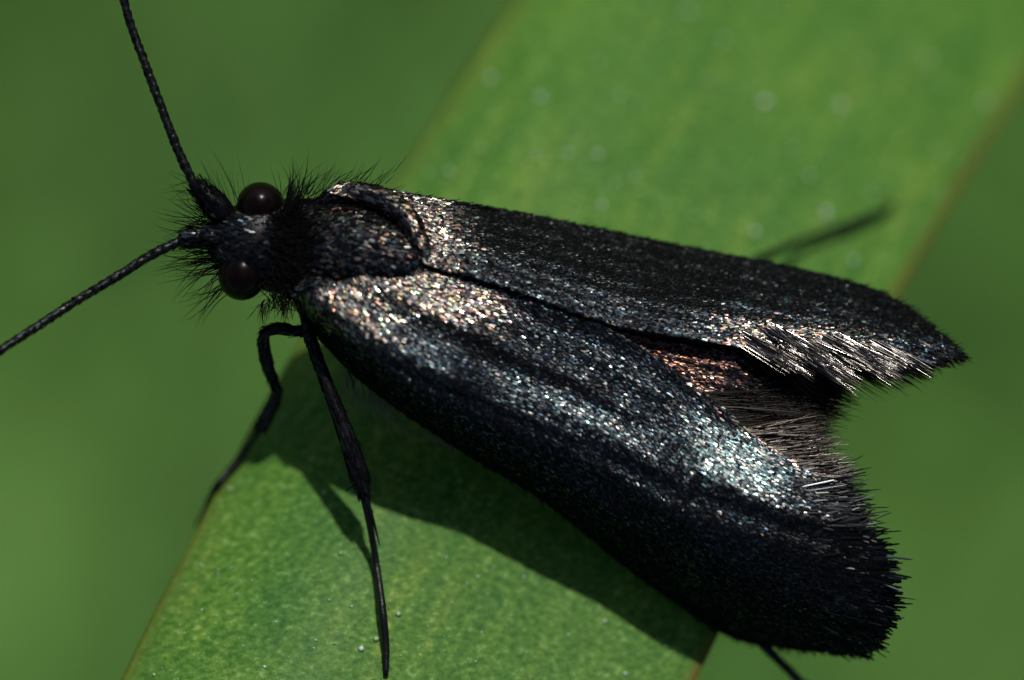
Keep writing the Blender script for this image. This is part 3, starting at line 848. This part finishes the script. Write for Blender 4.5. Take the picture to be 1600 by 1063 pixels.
antenna([(368, 378, -0.2), (340, 371, -0.12), (308, 371, -0.08), (278, 377, -0.06)], [15, 18, 15, 8],
        [(283, 376, -0.06), (236, 399, -0.04), (180, 434, -0.02), (120, 470, 0.02), (60, 509, 0.1), (0, 548, 0.2), (-80, 602, 0.32), (-160, 650, 0.4)], 7.4, 6.0, 33)

# ---- hair tufts
def tuft(name, parent, centers, n, ang, spread, Lr, rr, mat, up=0.15, curl=0.25, jit=8):
    idx = rng.integers(0, len(centers), n)
    cen = np.array(centers, float)[idx]
    roots = np.array([W(c[0] + rng.normal(0, jit), c[1] + rng.normal(0, jit), c[2]) for c in cen])
    a = np.radians((np.array(ang)[idx] if np.ndim(ang) else np.full(n, ang)) + rng.normal(0, spread, n))
    dr = np.stack([np.cos(a), np.sin(a), rng.normal(up, 0.25, n)], 1)
    L = rng.uniform(*Lr, n)
    perp = np.stack([-np.sin(a), np.cos(a), np.zeros(n)], 1)
    bend = perp * (L * rng.normal(0, curl, n))[:, None] + np.array([0, 0, -0.1]) * L[:, None]
    V, F = hairs_geo(roots, dr, L, rng.uniform(*rr, n), bend, seg=6, taper=0.12)
    return mesh_obj(name, V, F, mat, parent, kind='stuff')
HR = (0.0045, 0.0085)
tuft('head_hair', body, [(350, 395, -.2), (352, 415, -.22), (345, 400, -.3), (356, 440, -.3), (340, 385, -.25)], 78, [192, 205, 188, 228, 182], 9, (0.4, 0.72), HR, m_hair, 0.0, 0.28)
tuft('head_hair', body, [(330, 345, -.15), (322, 340, -.2), (345, 335, -.1), (320, 355, -.15)], 40, [165, 158, 140, 178], 14, (0.2, 0.5), HR, m_hair, 0.1)
tuft('head_hair', body, [(370, 320, -.15), (355, 318, -.12), (382, 330, -.05)], 18, [108, 118, 95], 14, (0.3, 0.62), (0.003, 0.005), m_hair, 0.1, 0.15)
tuft('head_hair', body, [(300, 300, -.1)], 12, [165], 25, (0.15, 0.32), (0.003, 0.005), m_hair, 0.1, 0.15, 10)
tuft('collar_hair', body, [(450, 315, -.1), (462, 310, -.15), (480, 308, -.1), (455, 330, 0)], 95, [75, 68, 55, 80], 13, (0.15, 0.42), (0.004, 0.008), m_hair, 0.2)
tuft('collar_hair', body, [(505, 300, -.2), (530, 295, -.2), (560, 292, -.25), (590, 297, -.3)], 48, [55, 48, 45, 40], 13, (0.12, 0.36), (0.0035, 0.006), m_hair, 0.15, 0.15, 10)
tuft('collar_hair', body, [(450, 340, .05), (455, 370, .08), (455, 400, .08), (450, 430, .0), (445, 455, -.1), (432, 350, .05), (430, 380, .08), (430, 410, .05), (428, 440, -.05)], 800, [20, 5, -5, -20, -60, 15, 0, -5, -40], 30, (0.12, 0.3), (0.005, 0.010), m_hair, 0.5, 0.25, 10)
tuft('collar_hair', body, [(425, 462, -.15), (440, 468, -.15), (418, 470, -.2)], 50, [-95, -85, -110], 18, (0.12, 0.3), (0.004, 0.008), m_hair, 0.1, 0.3)
tuft('underside_hair', body, [(545, 575, -.75), (560, 590, -.75), (580, 600, -.7), (600, 620, -.75)], 60, [-85, -80, -74, -70], 7, (0.25, 0.55), HR, m_palehair, 0.1, 0.12, 10)
tuft('underside_hair', body, [(650, 655, -.75), (670, 665, -.75), (690, 680, -.8)], 36, [-50, -42, -40], 8, (0.2, 0.4), HR, m_palehair, 0.1, 0.12, 8)
tuft('head_hair', body, [(524, 300, -.2)], 1, [91], 1, (0.62, 0.64), (0.003, 0.0035), m_palehair, 0.1, 0.02, 1)

# ---- legs
def leg(pts, radii, spines=(), scale_n=500, scale_to=0.55):
    P = np.array(pts, float)
    npt = 60
    path = spline(P, npt)
    rad = np.interp(np.linspace(0, 1, npt), np.linspace(0, 1, len(radii)), np.array(radii) / PXMM) if not isinstance(radii[0], tuple) else \
        smooth_interp(np.linspace(0, 1, npt), [a for a, _ in radii], [b / PXMM for _, b in radii])
    V, F = tube_geo(path, rad, 12)
    o = mesh_obj('leg', V, F, m_cuticle, moth)
    T_, N_, B_ = frames(path)
    k = scale_n
    i = np.minimum((rng.random(k) * npt * scale_to).astype(int), npt - 2); th = rng.uniform(0, 2 * np.pi, k)
    nn = np.cos(th)[:, None] * B_[i] + np.sin(th)[:, None] * N_[i]
    V1, F1 = scales_geo(path[i] + nn * rad[i][:, None], nn, T_[i], rng.uniform(0.06, 0.12, k), rng.uniform(0.02, 0.032, k), np.radians(rng.normal(2.5, 3, k)), np.radians(rng.normal(0, 9, k)), np.radians(rng.normal(0, 8, k)), 0.001)
    mesh_obj('leg_scales', V1, F1, SCALE_MATS, o, smooth=False, mat_idx=np.repeat(np.full(k, 4), 2), kind='stuff')
    k = 70
    i = rng.integers(0, npt - 1, k); th = rng.uniform(0, 2 * np.pi, k)
    nn = np.cos(th)[:, None] * B_[i] + np.sin(th)[:, None] * N_[i]
    L = rng.uniform(0.03, 0.09, k)
    V2, F2 = hairs_geo(path[i] + nn * rad[i][:, None] * 0.9, nn * 0.5 + T_[i], L, rng.uniform(0.003, 0.005, k), np.zeros((k, 3)), 3)
    mesh_obj('leg_bristles', V2, F2, m_hair, o, kind='stuff')
    for a, b, r in spines:
        ps = spline(np.array([a, (np.array(a) + np.array(b)) / 2 + np.array([0.008, 0.0, 0.01]), b]), 8)
        Vs, Fs = tube_geo(ps, np.linspace(r, r * 0.25, 8) / PXMM, 6)
        mesh_obj('spur', Vs, Fs, m_cuticle, o)
    return o

foot = leaf_at(603, 1056, 0.03)
leg([W(478, 488, -0.35), W(484, 525, -0.32), W(505, 585, -0.30), W(530, 650, -0.32), W(552, 712, -0.36), W(567, 764, -0.42), W(576, 810, -0.5), W(588, 880, -0.6), leaf_at(598, 950, 0.2), leaf_at(603, 1010, 0.09), foot],
    [(0, 10), (.08, 9), (.2, 10), (.3, 12), (.4, 15), (.47, 14), (.5, 9), (.55, 6.5), (.7, 5.5), (.97, 5), (1, 4)],
    [(W(570, 770, -0.40), W(593, 852, -0.52), 4), (W(566, 766, -0.45), W(586, 842, -0.6), 3.5), (W(558, 752, -0.4), W(540, 768, -0.45), 3)], 700, 0.5)
edge_pt = leaf_at(337, 762, 0.03)
leg([W(500, 512, -0.45), W(466, 518, -0.42), W(440, 514, -0.42), W(414, 521, -0.45), W(415, 556, -0.6), W(424, 588, -0.75), W(431, 616, -0.95), W(412, 660, -1.15), leaf_at(384, 704, 0.16), leaf_at(358, 736, 0.08), edge_pt, edge_pt + np.array([-0.13, -0.24, -0.3]), edge_pt + np.array([-0.22, -0.42, -0.62])],
    [(0, 9), (.15, 9), (.27, 10), (.34, 8), (.45, 11), (.52, 10), (.56, 5.5), (.66, 6), (.8, 5), (.88, 4), (1, 3)],
    [(W(416, 524, -0.44), W(405, 520, -0.42), 2.5), (W(429, 600, -0.8), W(437, 618, -0.85), 2.5)], 420, 0.52)
f3 = leaf_at(1396, 322, 0.05)
leg([W(1080, 470, -1.5), W(1180, 408, -2.3), leaf_at(1255, 376, 0.22), leaf_at(1330, 350, 0.16), leaf_at(1380, 330, 0.1), f3],
    [(0, 9), (.3, 6.5), (.7, 5.5), (.85, 6), (1, 4.5)], [], 120, 0.8)
leg([W(1060, 850, -1.0), W(1150, 960, -1.2), W(1196, 1012, -1.3), W(1250, 1064, -1.45), W(1300, 1115, -1.6), W(1340, 1180, -1.75)],
    [(0, 9), (.3, 8), (.55, 7), (.8, 6), (1, 4)], [], 240, 0.8)
# legs hidden below the body and wings that carry the moth
leg([W(560, 430, -0.7), W(560, 340, -0.9), W(585, 300, -1.2), leaf_at(640, 330, 0.02)], [(0, 9), (.5, 8), (1, 4)], [], 60)
leg([W(700, 500, -0.8), W(730, 600, -0.9), W(745, 680, -0.95), leaf_at(760, 730, 0.02)], [(0, 9), (.5, 8), (1, 4)], [], 60)
